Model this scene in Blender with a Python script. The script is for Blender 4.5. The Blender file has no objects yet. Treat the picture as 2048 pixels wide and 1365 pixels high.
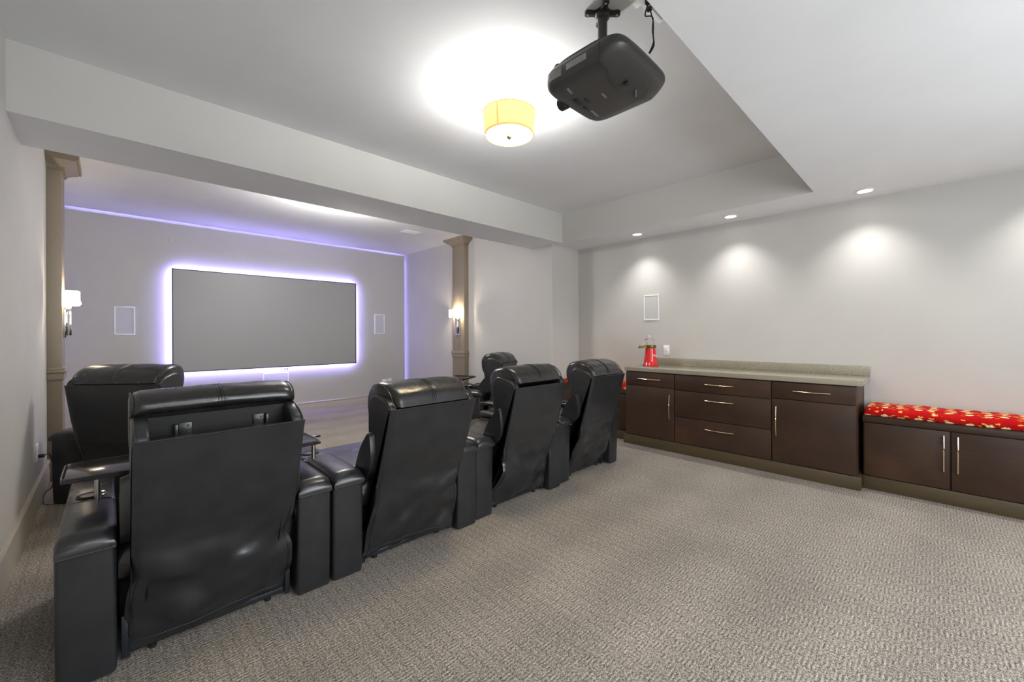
import bpy, bmesh, math, random
from mathutils import Vector, Matrix, noise

S = bpy.context.scene
C = S.collection
PI = math.pi

# ------------------------------------------------------------------ camera
cam_d = bpy.data.cameras.new('camera'); cam = bpy.data.objects.new('camera', cam_d); C.objects.link(cam)
S.camera = cam
YAW, ROLL = .773, .004
cam_d.sensor_width = 36; cam_d.sensor_fit = 'HORIZONTAL'; cam_d.lens = 825.5 / 2048 * 36
cam_d.shift_y = -(682.5 - 667.6) / 2048
cam_d.clip_start = .05
Fv = Vector((math.sin(YAW), math.cos(YAW), 0)); Rv = Vector((math.cos(YAW), -math.sin(YAW), 0)); Uv = Vector((0, 0, 1))
R2 = Rv * math.cos(ROLL) - Uv * math.sin(ROLL); U2 = Uv * math.cos(ROLL) + Rv * math.sin(ROLL)
M = Matrix((R2, U2, -Fv)).transposed().to_4x4(); M.translation = Vector((0, 0, 1.22))
cam.matrix_world = M

# ------------------------------------------------------------------ world, exposure
w = bpy.data.worlds.new('world'); S.world = w; w.use_nodes = True
w.node_tree.nodes['Background'].inputs[0].default_value = (.8, .85, .9, 1)
w.node_tree.nodes['Background'].inputs[1].default_value = .3
S.view_settings.view_transform = 'Standard'; S.view_settings.look = 'None'
S.view_settings.gamma = 1; S.view_settings.use_curve_mapping = False
S.view_settings.exposure = 0.47

def light(name, kind, loc, energy, color=(1, 1, 1), rot=(0, 0, 0), **k):
    d = bpy.data.lights.new(name, kind); d.energy = energy; d.color = color
    for a, v in k.items(): setattr(d, a, v)
    o = bpy.data.objects.new(name, d); o.location = loc; o.rotation_euler = rot; C.objects.link(o); return o
# added soft fill lights behind the camera, standing for no known window or fixture
light('fill_behind_camera', 'AREA', (1.5, -2.9, 1.3), 165, (.90, .95, 1), (PI/2 + .32, 0, .42), shape='RECTANGLE', size=3.6, size_y=1.8)
light('fill_behind_camera_top', 'AREA', (.7, -1.4, 2.34), 40, (.95, .975, 1), (0, 0, 0), shape='RECTANGLE', size=2.2, size_y=1.2)
# unseen fill lights added behind the beam to brighten the screen area
light('screen_room_fill', 'POINT', (1.85, 4.4, 2.40), 38, (1, .97, .94), shadow_soft_size=.15)
light('screen_room_fill_up', 'AREA', (1.85, 4.45, 2.42), 24, (1, .97, .94), (PI, 0, 0), shape='DISK', size=.4)

# ------------------------------------------------------------------ materials
def mat(name, col, rough=.5, metal=0, emit=None, estr=0, **k):
    m = bpy.data.materials.new(name); m.use_nodes = True
    b = m.node_tree.nodes['Principled BSDF']
    b.inputs['Base Color'].default_value = (*col, 1); b.inputs['Roughness'].default_value = rough
    b.inputs['Metallic'].default_value = metal
    if emit: b.inputs['Emission Color'].default_value = (*emit, 1); b.inputs['Emission Strength'].default_value = estr
    for a, v in k.items(): b.inputs[a.replace('_', ' ')].default_value = v
    return m
def N(m, t, **k):
    n = m.node_tree.nodes.new(t)
    for a, v in k.items(): setattr(n, a, v)
    return n
def L(m, a, b): m.node_tree.links.new(a, b)
def bsdf(m): return m.node_tree.nodes['Principled BSDF']
def coords(m, scale=(1, 1, 1)):
    tc = N(m, 'ShaderNodeTexCoord'); mp = N(m, 'ShaderNodeMapping'); mp.inputs['Scale'].default_value = scale
    L(m, tc.outputs['Object'], mp.inputs['Vector']); return mp.outputs[0]
def add_bump(m, sock, strength, dist):
    b = N(m, 'ShaderNodeBump'); b.inputs['Strength'].default_value = strength; b.inputs['Distance'].default_value = dist
    L(m, sock, b.inputs['Height'])
    prev = bsdf(m).inputs['Normal']
    if prev.links: L(m, prev.links[0].from_socket, b.inputs['Normal'])
    L(m, b.outputs[0], prev)
def noise_tex(m, vec, scale, detail=3, rough=.5):
    n = N(m, 'ShaderNodeTexNoise'); n.inputs['Scale'].default_value = scale
    n.inputs['Detail'].default_value = detail; n.inputs['Roughness'].default_value = rough
    L(m, vec, n.inputs['Vector']); return n.outputs['Fac']
def ramp_col(m, fac, stops):
    r = N(m, 'ShaderNodeValToRGB'); e = r.color_ramp.elements
    while len(e) < len(stops): e.new(.5)
    for q, (p, c) in zip(e, stops): q.position = p; q.color = (*c, 1)
    L(m, fac, r.inputs[0]); return r.outputs[0]
def speckle(m, scale, stops, bump=.2, dist=.001, sc=(1, 1, 1), detail=3):
    v = coords(m, sc); f = noise_tex(m, v, scale, detail)
    L(m, ramp_col(m, f, stops), bsdf(m).inputs['Base Color'])
    if bump: add_bump(m, f, bump, dist)
    return m

def paint(name, c, bump=.08):
    m = mat(name, c, .85); a = tuple(x * .975 for x in c); b = tuple(min(1, x * 1.02) for x in c)
    return speckle(m, 2.5, [(.3, a), (.7, b)], 0) and (add_bump(m, noise_tex(m, coords(m), 220, 2), bump, .001) or m)
M_wall = paint('wall_paint', (.50, .487, .462))
M_ceil = paint('ceiling_paint', (.76, .77, .785))
M_taupe = paint('taupe_trim_paint', (.25, .205, .15), .03); bsdf(M_taupe).inputs['Roughness'].default_value = .5
M_base = paint('baseboard_paint', (.40, .365, .31), .02); bsdf(M_base).inputs['Roughness'].default_value = .45

def leather(name, c0, c1, rough=.38):
    m = mat(name, c0, rough, IOR=1.55); v = coords(m)
    L(m, ramp_col(m, noise_tex(m, v, 9, 3), [(.3, c0), (.7, c1)]), bsdf(m).inputs['Base Color'])
    mr = N(m, 'ShaderNodeMapRange'); mr.inputs[3].default_value = rough - .06; mr.inputs[4].default_value = rough + .08
    L(m, noise_tex(m, v, 14, 3), mr.inputs[0]); L(m, mr.outputs[0], bsdf(m).inputs['Roughness'])
    vo = N(m, 'ShaderNodeTexVoronoi'); vo.inputs['Scale'].default_value = 420; L(m, v, vo.inputs['Vector'])
    add_bump(m, vo.outputs['Distance'], .12, .0008)
    add_bump(m, noise_tex(m, v, 13, 2), .22, .005)
    return m
M_lea = leather('black_leather', (.012, .0125, .014), (.020, .021, .023), .30)
M_lea2 = leather('black_leather_shiny', (.011, .011, .011), (.018, .018, .017), .25)
M_lid = leather('black_leather_arm', (.013, .013, .015), (.021, .021, .023), .29)
M_black = mat('black_fabric', (.008, .008, .008), .8)
M_thread = mat('black_piping', (.016, .016, .017), .35)
M_plast = mat('black_plastic', (.012, .012, .012), .35)
M_gloss = mat('black_gloss', (.02, .018, .02), .12)
M_steel = mat('brushed_steel', (.55, .52, .47), .28, 1)
M_rail = mat('dark_steel', (.035, .04, .047), .35, .6)
M_brass = mat('handle_metal', (.80, .66, .46), .2, 1)
M_chrome = mat('chrome', (.7, .7, .7), .1, 1)

M_wood = mat('espresso_wood', (.03, .017, .01), .42, Specular_IOR_Level=.3)
_v = coords(M_wood, (1.5, 1.5, 14))
_n = noise_tex(M_wood, coords(M_wood, (2, 1.5, 1.8)), 1.6, 4)
_g = noise_tex(M_wood, coords(M_wood, (3, 2.0, 34)), 3, 5, .6)
_m = N(M_wood, 'ShaderNodeMixRGB'); _m.blend_type = 'MULTIPLY'; _m.inputs[0].default_value = .45
L(M_wood, ramp_col(M_wood, _n, [(.3, (.034, .018, .012)), (.5, (.046, .025, .016)), (.72, (.075, .037, .020))]), _m.inputs[1])
L(M_wood, ramp_col(M_wood, _g, [(.3, (.6, .6, .6)), (.7, (1.2, 1.2, 1.2))]), _m.inputs[2])
L(M_wood, _m.outputs[0], bsdf(M_wood).inputs['Base Color']); add_bump(M_wood, _g, .08, .0006)
M_kick = speckle(mat('plinth_wood', (.07, .05, .02), .45), 3, [(.3, (.050, .036, .016)), (.7, (.080, .058, .026))], .1, .0006, (2, 1.5, 30), 5)
M_stone = speckle(mat('quartz', (.3, .27, .2), .16), 190, [(.35, (.20, .18, .135)), (.5, (.28, .255, .195)), (.68, (.36, .33, .26))], 0)

# carpet: small blocks of ribs that change direction, with mottled yarn
M_carpet = mat('loop_pile_carpet', (.3, .27, .24), .95)
def _carpet():
    m = M_carpet; tc = N(m, 'ShaderNodeTexCoord'); V = tc.outputs['Object']
    sx = N(m, 'ShaderNodeSeparateXYZ'); L(m, V, sx.inputs[0])
    def mth(op, a, b=None):
        n = N(m, 'ShaderNodeMath', operation=op)
        for i, q in enumerate((a, b)):
            if q is None: continue
            if isinstance(q, (int, float)): n.inputs[i].default_value = q
            else: L(m, q, n.inputs[i])
        return n.outputs[0]
    dis = noise_tex(m, V, 45, 2)
    x = mth('ADD', sx.outputs[0], mth('MULTIPLY', dis, .008)); y = mth('ADD', sx.outputs[1], mth('MULTIPLY', dis, .008))
    B = .052
    par = mth('MODULO', mth('ABSOLUTE', mth('ADD', mth('FLOOR', mth('DIVIDE', x, B)), mth('FLOOR', mth('DIVIDE', y, B)))), 2)
    sA = mth('SINE', mth('MULTIPLY', x, 2 * PI / (B / 3))); sB = mth('SINE', mth('MULTIPLY', y, 2 * PI / (B / 3.5)))
    edge = mth('POWER', mth('ABSOLUTE', mth('SINE', mth('MULTIPLY', x, PI / B))), .35)
    mix = mth('ADD', mth('MULTIPLY', sB, par), mth('MULTIPLY', mth('MULTIPLY', sA, .35), mth('SUBTRACT', 1, par)))
    mix = mth('ADD', mix, mth('MULTIPLY', edge, .8))
    fine = noise_tex(m, V, 260, 3, .75); mid = noise_tex(m, V, 3.2, 3); mid2 = noise_tex(m, V, 110, 2, .6)
    hgt = mth('ADD', mth('MULTIPLY', mix, .24), mth('ADD', mth('MULTIPLY', fine, 1.0), mth('MULTIPLY', mid2, .6)))
    fac = mth('ADD', mth('MULTIPLY', mix, .030), mth('ADD', mth('MULTIPLY', fine, .68), mth('MULTIPLY', mid2, .30)))
    c = ramp_col(m, fac, [(.40, (.040, .030, .023)), (.5, (.225, .198, .168)), (.60, (.62, .565, .50))])
    mm = N(m, 'ShaderNodeMixRGB'); mm.blend_type = 'MULTIPLY'; mm.inputs[0].default_value = 1
    wv = N(m, 'ShaderNodeTexWave'); wv.inputs['Scale'].default_value = .62; wv.inputs['Distortion'].default_value = 2.2; wv.bands_direction = 'Y'; wv.inputs['Detail Scale'].default_value = .6
    L(m, V, wv.inputs['Vector']); mid = mth('ADD', mth('MULTIPLY', mid, .75), mth('MULTIPLY', wv.outputs['Fac'], .22))
    L(m, c, mm.inputs[1]); L(m, ramp_col(m, mid, [(.3, (.86, .85, .84)), (.7, (1.06, 1.05, 1.04))]), mm.inputs[2])
    L(m, mm.outputs[0], bsdf(m).inputs['Base Color']); add_bump(m, hgt, .6, .006)
_carpet()

M_screen = mat('screen_fabric', (.30, .30, .295), .42)
M_frame = mat('screen_frame', (.008, .008, .012), .4)
M_led = mat('violet_led', (0, 0, 0), .5, 0, (.38, .33, 1.0), 62)
M_led2 = mat('violet_led_cove', (0, 0, 0), .5, 0, (.40, .36, 1.0), 13)
M_white = mat('white_plastic', (.78, .78, .78), .4)
M_grille = speckle(mat('speaker_grille', (.5, .5, .49), .6), 900, [(.4, (.42, .42, .41)), (.6, (.56, .56, .55))], .3, .001)
M_dim = mat('slot_dark', (.05, .05, .05), .6)
M_red = mat('red_enamel', (.62, .012, .01), .12, Coat_Weight=.5)
M_gold = mat('dark_gold', (.22, .15, .05), .3, .8)
M_glass = mat('clear_plastic', (1, 1, 1), .04, Transmission_Weight=1, IOR=1.2)
M_cream = mat('cream_print', (.85, .75, .5), .5)
M_shade = mat('drum_shade_fabric', (.75, .58, .24), .8, 0, (1, .72, .30), .36)
def _shade(m):
    tr = N(m, 'ShaderNodeBsdfTranslucent'); tr.inputs['Color'].default_value = (.95, .80, .50, 1)
    mx = N(m, 'ShaderNodeMixShader'); mx.inputs[0].default_value = .07
    L(m, bsdf(m).outputs[0], mx.inputs[1]); L(m, tr.outputs[0], mx.inputs[2])
    L(m, mx.outputs[0], m.node_tree.nodes['Material Output'].inputs['Surface'])
_shade(M_shade)
M_shtrim = mat('drum_shade_band', (.6, .42, .15), .7, 0, (.8, .45, .12), .45)
M_diff = mat('lamp_diffuser', (.9, .9, .9), .5, 0, (1, .97, .9), 5)
M_lens = mat('downlight_lens', (.9, .9, .9), .5, 0, (1, .98, .95), 9)
M_scsh = mat('sconce_shade', (.9, .85, .75), .6, 0, (1, .86, .66), 1.9)
M_proj = speckle(mat('projector_shell', (.045, .045, .043), .36), 3, [(.3, (.040, .040, .039)), (.7, (.052, .052, .050))], 0)
M_projd = mat('projector_dark', (.018, .018, .018), .45)
M_lbl = mat('grey_label', (.19, .19, .18), .5)
M_lbl2 = mat('label_print', (.34, .34, .33), .5)

M_cush = mat('red_print_fabric', (.4, .01, .01), .9, Specular_IOR_Level=.12)
def _cush():
    """red cloth printed with cream popcorn clumps, short golden strokes and dark ticks"""
    m = M_cush; tc = N(m, 'ShaderNodeTexCoord'); sx = N(m, 'ShaderNodeSeparateXYZ'); L(m, tc.outputs['Object'], sx.inputs[0])
    sub = N(m, 'ShaderNodeMath', operation='SUBTRACT'); L(m, sx.outputs[0], sub.inputs[0]); L(m, sx.outputs[2], sub.inputs[1])
    cb = N(m, 'ShaderNodeCombineXYZ'); L(m, sx.outputs[1], cb.inputs[0]); L(m, sub.outputs[0], cb.inputs[1])
    dn = N(m, 'ShaderNodeTexNoise'); dn.inputs['Scale'].default_value = 75; L(m, cb.outputs[0], dn.inputs['Vector'])
    mv = N(m, 'ShaderNodeMixRGB'); mv.blend_type = 'ADD'; mv.inputs[0].default_value = .020; L(m, cb.outputs[0], mv.inputs[1]); L(m, dn.outputs['Color'], mv.inputs[2])
    def vor(scale, loc, sc, rnd, stops):
        mp = N(m, 'ShaderNodeMapping'); mp.inputs['Location'].default_value = loc; mp.inputs['Scale'].default_value = sc; L(m, mv.outputs[0], mp.inputs[0])
        v = N(m, 'ShaderNodeTexVoronoi', voronoi_dimensions='2D'); v.inputs['Scale'].default_value = scale; v.inputs['Randomness'].default_value = rnd
        L(m, mp.outputs[0], v.inputs['Vector']); return ramp_col(m, v.outputs['Distance'], stops)
    W_, K_ = (1, 1, 1), (0, 0, 0)
    f1 = vor(11.5, (0, 0, 0), (1, 1.25, 1), .3, [(.20, W_), (.26, K_)])
    f2 = vor(13, (.4, .3, 0), (1, 2.6, 1), .8, [(.15, W_), (.20, K_)])
    f3 = vor(11.5, (.5, .35, 0), (1.6, .9, 1), .35, [(.11, W_), (.15, K_)])
    red = ramp_col(m, noise_tex(m, mv.outputs[0], 6, 2), [(.3, (.36, .003, .004)), (.7, (.46, .006, .006))])
    cream = ramp_col(m, noise_tex(m, mv.outputs[0], 120, 2), [(.4, (.66, .36, .10)), (.55, (.90, .76, .46))])
    prev = red
    for f, c in ((f2, (.75, .33, .07)), (f3, (.10, .012, .012)), (f1, cream)):
        mx = N(m, 'ShaderNodeMixRGB'); L(m, f, mx.inputs[0]); L(m, prev, mx.inputs[1])
        if isinstance(c, tuple): mx.inputs[2].default_value = (*c, 1)
        else: L(m, c, mx.inputs[2])
        prev = mx.outputs[0]
    L(m, prev, bsdf(m).inputs['Base Color'])
    add_bump(m, noise_tex(m, coords(m), 18, 3), .5, .01)
_cush()

# ------------------------------------------------------------------ mesh helpers
def merge(bm, other):
    me = bpy.data.meshes.new('t'); other.to_mesh(me); bm.from_mesh(me); bpy.data.meshes.remove(me); other.free(); return bm
def box(x0, x1, y0, y1, z0, z1, r=0, seg=2, bm=None):
    b = bmesh.new(); bmesh.ops.create_cube(b, size=1)
    for v in b.verts: v.co = Vector(((x0 + x1) / 2 + v.co.x * (x1 - x0), (y0 + y1) / 2 + v.co.y * (y1 - y0), (z0 + z1) / 2 + v.co.z * (z1 - z0)))
    if r: bmesh.ops.bevel(b, geom=b.edges[:], offset=r, segments=seg, profile=.5, affect='EDGES')
    return merge(bm, b) if bm else b
def prism(pts, a0, a1, axis='x', r=0, seg=2, bm=None):
    """closed profile extruded along an axis; pts are the other two coordinates"""
    b = bmesh.new()
    def mk(a, p):
        return {'x': (a, p[0], p[1]), 'y': (p[0], a, p[1]), 'z': (p[0], p[1], a)}[axis]
    A = [b.verts.new(mk(a0, p)) for p in pts]; B = [b.verts.new(mk(a1, p)) for p in pts]
    b.faces.new(A); b.faces.new(B[::-1]); n = len(pts)
    for i in range(n): b.faces.new((A[i], B[i], B[(i + 1) % n], A[(i + 1) % n]))
    bmesh.ops.recalc_face_normals(b, faces=b.faces[:])
    if r:
        es = [e for e in b.edges if (e.verts[0] in A and e.verts[1] in A) or (e.verts[0] in B and e.verts[1] in B)]
        bmesh.ops.bevel(b, geom=es, offset=r, segments=seg, profile=.5, affect='EDGES')
    return merge(bm, b) if bm else b
def loft(secs, bm=None, close=True):
    b = bmesh.new(); R = [[b.verts.new(p) for p in s] for s in secs]; n = len(secs[0])
    for i in range(len(R) - 1):
        for j in range(n):
            k = (j + 1) % n; b.faces.new((R[i][j], R[i][k], R[i + 1][k], R[i + 1][j]))
    if close: b.faces.new(R[0][::-1]); b.faces.new(R[-1])
    bmesh.ops.recalc_face_normals(b, faces=b.faces[:])
    return merge(bm, b) if bm else b
def lathe(prof, c=(0, 0, 0), seg=32, bm=None, close=True):
    return loft([[(c[0] + r * math.cos(2 * PI * i / seg), c[1] + r * math.sin(2 * PI * i / seg), c[2] + z) for i in range(seg)] for r, z in prof], bm, close)
def tube(pts, r, seg=8, bm=None):
    pts = [Vector(p) for p in pts]; secs = []
    up = Vector((0, 0, 1))
    for i, p in enumerate(pts):
        t = (pts[min(i + 1, len(pts) - 1)] - pts[max(i - 1, 0)]).normalized()
        a = t.cross(up)
        if a.length < .05: a = t.cross(Vector((1, 0, 0)))
        a.normalize(); b2 = t.cross(a)
        secs.append([tuple(p + (a * math.cos(2 * PI * k / seg) + b2 * math.sin(2 * PI * k / seg)) * r) for k in range(seg)])
    return loft(secs, bm)
def smooth_curve(pts, n=6):
    P = [Vector(p) for p in pts]; out = []
    for i in range(len(P) - 1):
        p0 = P[max(i - 1, 0)]; p1 = P[i]; p2 = P[i + 1]; p3 = P[min(i + 2, len(P) - 1)]
        for k in range(n):
            t = k / n
            out.append(.5 * ((2 * p1) + (p2 - p0) * t + (2 * p0 - 5 * p1 + 4 * p2 - p3) * t * t + (3 * p1 - p0 - 3 * p2 + p3) * t ** 3))
    out.append(P[-1]); return out
def closed_curve(pts, n=4):
    P = [Vector((*p, 0)) for p in pts]; m = len(P); out = []
    for i in range(m):
        p0, p1, p2, p3 = P[i - 1], P[i], P[(i + 1) % m], P[(i + 2) % m]
        for k in range(n):
            t = k / n
            q = .5 * ((2 * p1) + (p2 - p0) * t + (2 * p0 - 5 * p1 + 4 * p2 - p3) * t * t + (3 * p1 - p0 - 3 * p2 + p3) * t ** 3)
            out.append((q.x, q.y))
    return out
def obj(name, bm, m, parent=None, smooth=True, ang=40):
    me = bpy.data.meshes.new(name)
    if smooth:
        for f in bm.faces: f.smooth = True
        for e in bm.edges:
            if len(e.link_faces) == 2 and e.calc_face_angle(0) > math.radians(ang): e.smooth = False
    bm.to_mesh(me); bm.free(); me.materials.append(m)
    o = bpy.data.objects.new(name, me); C.objects.link(o)
    if parent: o.parent = parent
    return o
def struct(name, bm, m, parent=None):
    o = obj(name, bm, m, parent, ang=30)
    if not parent: o['kind'] = 'structure'
    return o
def tag(o, label, cat, group=None):
    o['label'] = label; o['category'] = cat
    if group: o['group'] = group
    return o
def thing(name, label, cat, loc=(0, 0, 0), rotz=0, group=None):
    o = bpy.data.objects.new(name, None); C.objects.link(o); o.empty_display_size = .1
    o.location = loc; o.rotation_euler = (0, 0, rotz); return tag(o, label, cat, group)

# ------------------------------------------------------------------ room shell
XL, XR, XS, XT = -.374, 4.63, 4.07, 4.12
YB0, YB1, YJ, YN, YP = 3.3, 3.83, 3.43, .69, 7.02
ZS, ZC = 2.367, 2.735
YBK = -3.1
struct('floor', box(XL - .1, XR + .1, YBK - .1, 7.3, -.1, 0), M_carpet)
struct('wall_left', box(XL - .12, XL, YBK - .1, 7.3, 0, 2.9), M_wall)
struct('wall_right', box(XR, XR + .12, YBK - .1, YJ + .1, 0, 2.9), M_wall)
struct('wall_front_right', box(XS, XR + .12, YJ, 7.3, 0, 2.9), M_wall)
struct('wall_front', box(XL - .1, XS + .2, 7.15, 7.3, 0, 2.9), M_wall)
struct('wall_screen', box(XL, 4.006, YP, 7.08, 0, 2.69, .003), M_wall)
struct('wall_back', box(XL - .1, XR + .1, YBK - .12, YBK, 0, 2.9), M_wall)
struct('ceiling', box(XL - .1, XR + .1, YBK - .1, 7.3, ZC, ZC + .15), M_ceil)
# lowered parts of the ceiling round the tray; sides in wall colour, underside in ceiling white
def soffit(name, x0, x1, y0, y1):
    o = struct(name, box(x0, x1, y0, y1, ZS, ZC + .01), M_wall)
    o.data.materials.append(M_ceil)
    for p in o.data.polygons:
        if p.normal.z < -.5: p.material_index = 1
    return o
soffit('ceiling_beam', XL, XT, YB0, YB1)
soffit('ceiling_beam_end', XT, XR, YB0, YJ + .0)
soffit('ceiling_soffit_right', XT, XR, YN, YB0)
soffit('ceiling_soffit_near', XL, XR, YBK, YN)

def baseboard(name, x0, y0, x1, y1, nx, ny, h, d=.016):
    """run from (x0,y0) to (x1,y1), thickness grows to (nx,ny)"""
    prof = [(0, 0), (d, 0), (d, h * .66), (d * .75, h * .72), (d * .8, h * .80), (d * 1.25, h * .86), (d * 1.1, h * .95), (d * .4, h), (0, h)]
    b = bmesh.new()
    A = [b.verts.new((x0 + nx * p, y0 + ny * p, q)) for p, q in prof]; B = [b.verts.new((x1 + nx * p, y1 + ny * p, q)) for p, q in prof]
    b.faces.new(A); b.faces.new(B[::-1])
    for i in range(len(prof)):
        k = (i + 1) % len(prof); b.faces.new((A[i], B[i], B[k], A[k]))
    bmesh.ops.recalc_face_normals(b, faces=b.faces[:])
    struct(name, b, M_base)
baseboard('baseboard_left', XL, YBK, XL, 5.155, 1, 0, .19)
baseboard('baseboard_left_far', XL, 5.47, XL, YP, 1, 0, .14)
baseboard('baseboard_front', XL + .02, YP, 4.006, YP, 0, -1, .138)
baseboard('baseboard_front_right', XS, YJ, XS, 5.155, -1, 0, .138)
baseboard('baseboard_front_right_far', XS, 5.46, XS, 7.0, -1, 0, .138)

# LED strips tucked behind the screen wall panel
t = thing('led_strip_light', 'violet light strip glowing in the gap between screen wall and ceiling', 'strip light', (XL, 7.085, 2.64))
obj('light_strip', box(0.01, 4.37, 0, .012, .0, .012), M_led2, t, False)
obj('strip_channel', box(0.01, 4.37, -.004, .0, -.002, .014), M_white, t, False)
t = thing('led_strip_light', 'violet light strip glowing in the upright gap at the right end of screen wall', 'strip light', (3.985, 7.085, .05))
obj('light_strip', box(0, .012, 0, .012, 0, 2.6), M_led2, t, False)
obj('strip_channel', box(-.002, .014, -.004, 0, 0, 2.6), M_white, t, False)

# ------------------------------------------------------------------ pilasters
def pilaster(side, label):
    s = 1 if side == 'l' else -1
    x = XL if side == 'l' else XS
    t = thing('pilaster', label, 'pillar', (x, 5.155, 0), 0)
    W, D = .305, .088
    def rb(x0, x1, y0, y1, z0, z1, r=.004): return box(min(s * x0, s * x1), max(s * x0, s * x1), y0, y1, z0, z1, r)
    obj('shaft', rb(0, D, 0, W, .18, 2.66), M_taupe, t)
    b = rb(0, D + .014, -.014, W + .014, 0, .18); rb2 = box(min(s * 0, s * (D + .008)), max(0, s * (D + .008)), -.008, W + .008, .18, .20, .004); merge(b, rb2)
    obj('base_block', b, M_taupe, t)
    b = rb(0, D + .012, -.012, W + .012, .845, .905, .006); merge(b, rb(0, D + .024, -.022, W + .022, .905, .925, .005)); merge(b, rb(0, D + .016, -.015, W + .015, .925, .945, .005))
    obj('trim_band', b, M_taupe, t)
    # flared capital
    secs = []
    for z, e in ((2.62, .010), (2.634, .010), (2.634, .018), (2.645, .020), (2.665, .045), (2.69, .085), (2.70, .090), (2.70, .102), (2.733, .108)):
        xo = s * (D + e); secs.append([(0, -e, z), (xo, -e, z), (xo, W + e, z), (0, W + e, z)])
    obj('capital', loft(secs), M_taupe, t, True, 20)
    return t
pilaster('l', 'tall taupe pilaster on the left wall with a flared top')
pilaster('r', 'tall taupe pilaster on the right side wall, left of the grey corner')

def sconce(side, label):
    s = 1 if side == 'l' else -1
    x = XL + .088 if side == 'l' else XS - .088
    t = thing('wall_sconce', label, 'wall lamp', (x, 5.307, 1.2), 0)
    b = box(min(0, s * .018), max(0, s * .018), -.055, .055, 0, .36, .002)
    obj('back_plate', b, M_chrome, t)
    b = box(min(s * .018, s * .05), max(s * .018, s * .05), -.02, .02, .02, .33, .003)
    obj('bracket', b, M_chrome, t)
    # curved half-drum shade, open top and bottom
    n = 16; out = []; inn = []
    for i in range(n + 1):
        a = PI * i / n
        out.append((s * (.012 + .090 * math.sin(a) ** .28), -.155 * math.cos(a)))
        inn.append((s * (.010 + .085 * math.sin(a) ** .28), -.150 * math.cos(a)))
    ring = out + inn[::-1]
    obj('shade', prism(ring, .285, .405, 'z'), M_scsh, t, True, 50)
    obj('finial', box(min(s * .102, s * .112), max(s * .102, s * .112), -.008, .008, .28, .325, .002), M_chrome, t)
    b = lathe([(.0, 0), (.02, .01), (.026, .03), (.02, .05), (.0, .06)], (s * .05, 0, .31), 16)
    obj('bulb', b, M_diff, t)
    light('sconce_bulb', 'POINT', (x + s * .075, 5.307, 1.2 + .345), 16, (1, .86, .66), shadow_soft_size=.03)
sconce('l', 'lit sconce with white shade and chrome plate on the left taupe pilaster')
sconce('r', 'lit sconce with white shade and chrome plate on the right taupe pilaster')

# ------------------------------------------------------------------ projection screen
t = thing('projection_screen', 'wide grey projection screen in thin black frame with violet glow around it', 'screen', (1.809, YP, .723))
hw, H = 1.224, 1.367
obj('screen_surface', box(-hw + .012, hw - .012, -.082, -.075, .012, H - .012), M_screen, t, False)
b = box(-hw, hw, -.084, -.06, 0, .012); box(-hw, hw, -.084, -.06, H - .012, H, bm=b); box(-hw, -hw + .012, -.084, -.06, 0, H, bm=b); box(hw - .012, hw, -.084, -.06, 0, H, bm=b)
obj('frame', b, M_frame, t, False)
obj('mounting_rail', box(-.9, .9, -.075, 0, H - .2, H - .16), M_frame, t, False)
e = .006
b = box(-hw + e, hw - e, -.060, -.046, H - e - .01, H - e); box(-hw + e, hw - e, -.060, -.046, e, e + .01, bm=b)
box(-hw + e, -hw + e + .01, -.060, -.046, e, H - e, bm=b); box(hw - e - .01, hw - e, -.060, -.046, e, H - e, bm=b)
obj('light_strip', b, M_led, t, False)
for k in (-1, 1): obj('receiver', box(.15 + k * .018 - .006, .15 + k * .018 + .006, -.012, 0, -.045, -.025, .002), M_dim, t)

# ------------------------------------------------------------------ in-wall speakers, outlets, small wall and ceiling things
def wall_box(name, label, cat, loc, rotz, w_, h_, kind):
    """local: faces -y, origin on the wall at its centre"""
    t = thing(name, label, cat, loc, rotz)
    if kind == 'speaker':
        f = .012
        b = box(-w_/2, w_/2, -.007, 0, h_/2 - f, h_/2, .001); box(-w_/2, w_/2, -.007, 0, -h_/2, -h_/2 + f, .001, bm=b)
        box(-w_/2, -w_/2 + f, -.007, 0, -h_/2 + f, h_/2 - f, bm=b); box(w_/2 - f, w_/2, -.007, 0, -h_/2 + f, h_/2 - f, bm=b)
        obj('frame', b, M_white, t); obj('grille', box(-w_/2 + f, w_/2 - f, -.004, 0, -h_/2 + f, h_/2 - f), M_grille, t, False)
    else:
        obj('cover_plate', box(-w_/2, w_/2, -.006, 0, -h_/2, h_/2, .002), M_white, t)
        b = box(-w_*.26, w_*.26, -.009, 0, -h_*.30, h_*.30, .001)
        s = obj('socket', b, M_white, t)
        if kind == 'outlet':
            b = box(-.007, -.004, -.0098, 0, .014, .022); box(.004, .007, -.0098, 0, .014, .022, bm=b)
            box(-.007, -.004, -.0098, 0, -.022, -.014, bm=b); box(.004, .007, -.0098, 0, -.022, -.014, bm=b)
            box(-.002, .002, -.0098, 0, -.003, .003, bm=b)
            obj('slots', b, M_dim, s, False)
    return t
wall_box('wall_speaker', 'white framed in-wall speaker left of the projection screen', 'speaker', (.137, YP, 1.40), 0, .19, .352, 'speaker')
wall_box('wall_speaker', 'white framed in-wall speaker right of the projection screen', 'speaker', (3.50, YP, 1.40), 0, .19, .352, 'speaker')
wall_box('wall_speaker', 'low in-wall speaker under the projection screen', 'speaker', (1.817, YP, .50), 0, .35, .27, 'speaker')
wall_box('wall_speaker', 'white framed in-wall speaker on the right wall above the countertop', 'speaker', (XR, 2.36, 1.523), -PI/2, .195, .30, 'speaker')
wall_box('wall_outlet', 'white electrical outlet on the right wall above the countertop', 'outlet', (XR, 2.178, 1.022), -PI/2, .072, .112, 'outlet')
wall_box('wall_plate', 'blank white wall plate low on the screen wall', 'wall plate', (3.588, YP, .335), 0, .08, .12, 'plain')
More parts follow.
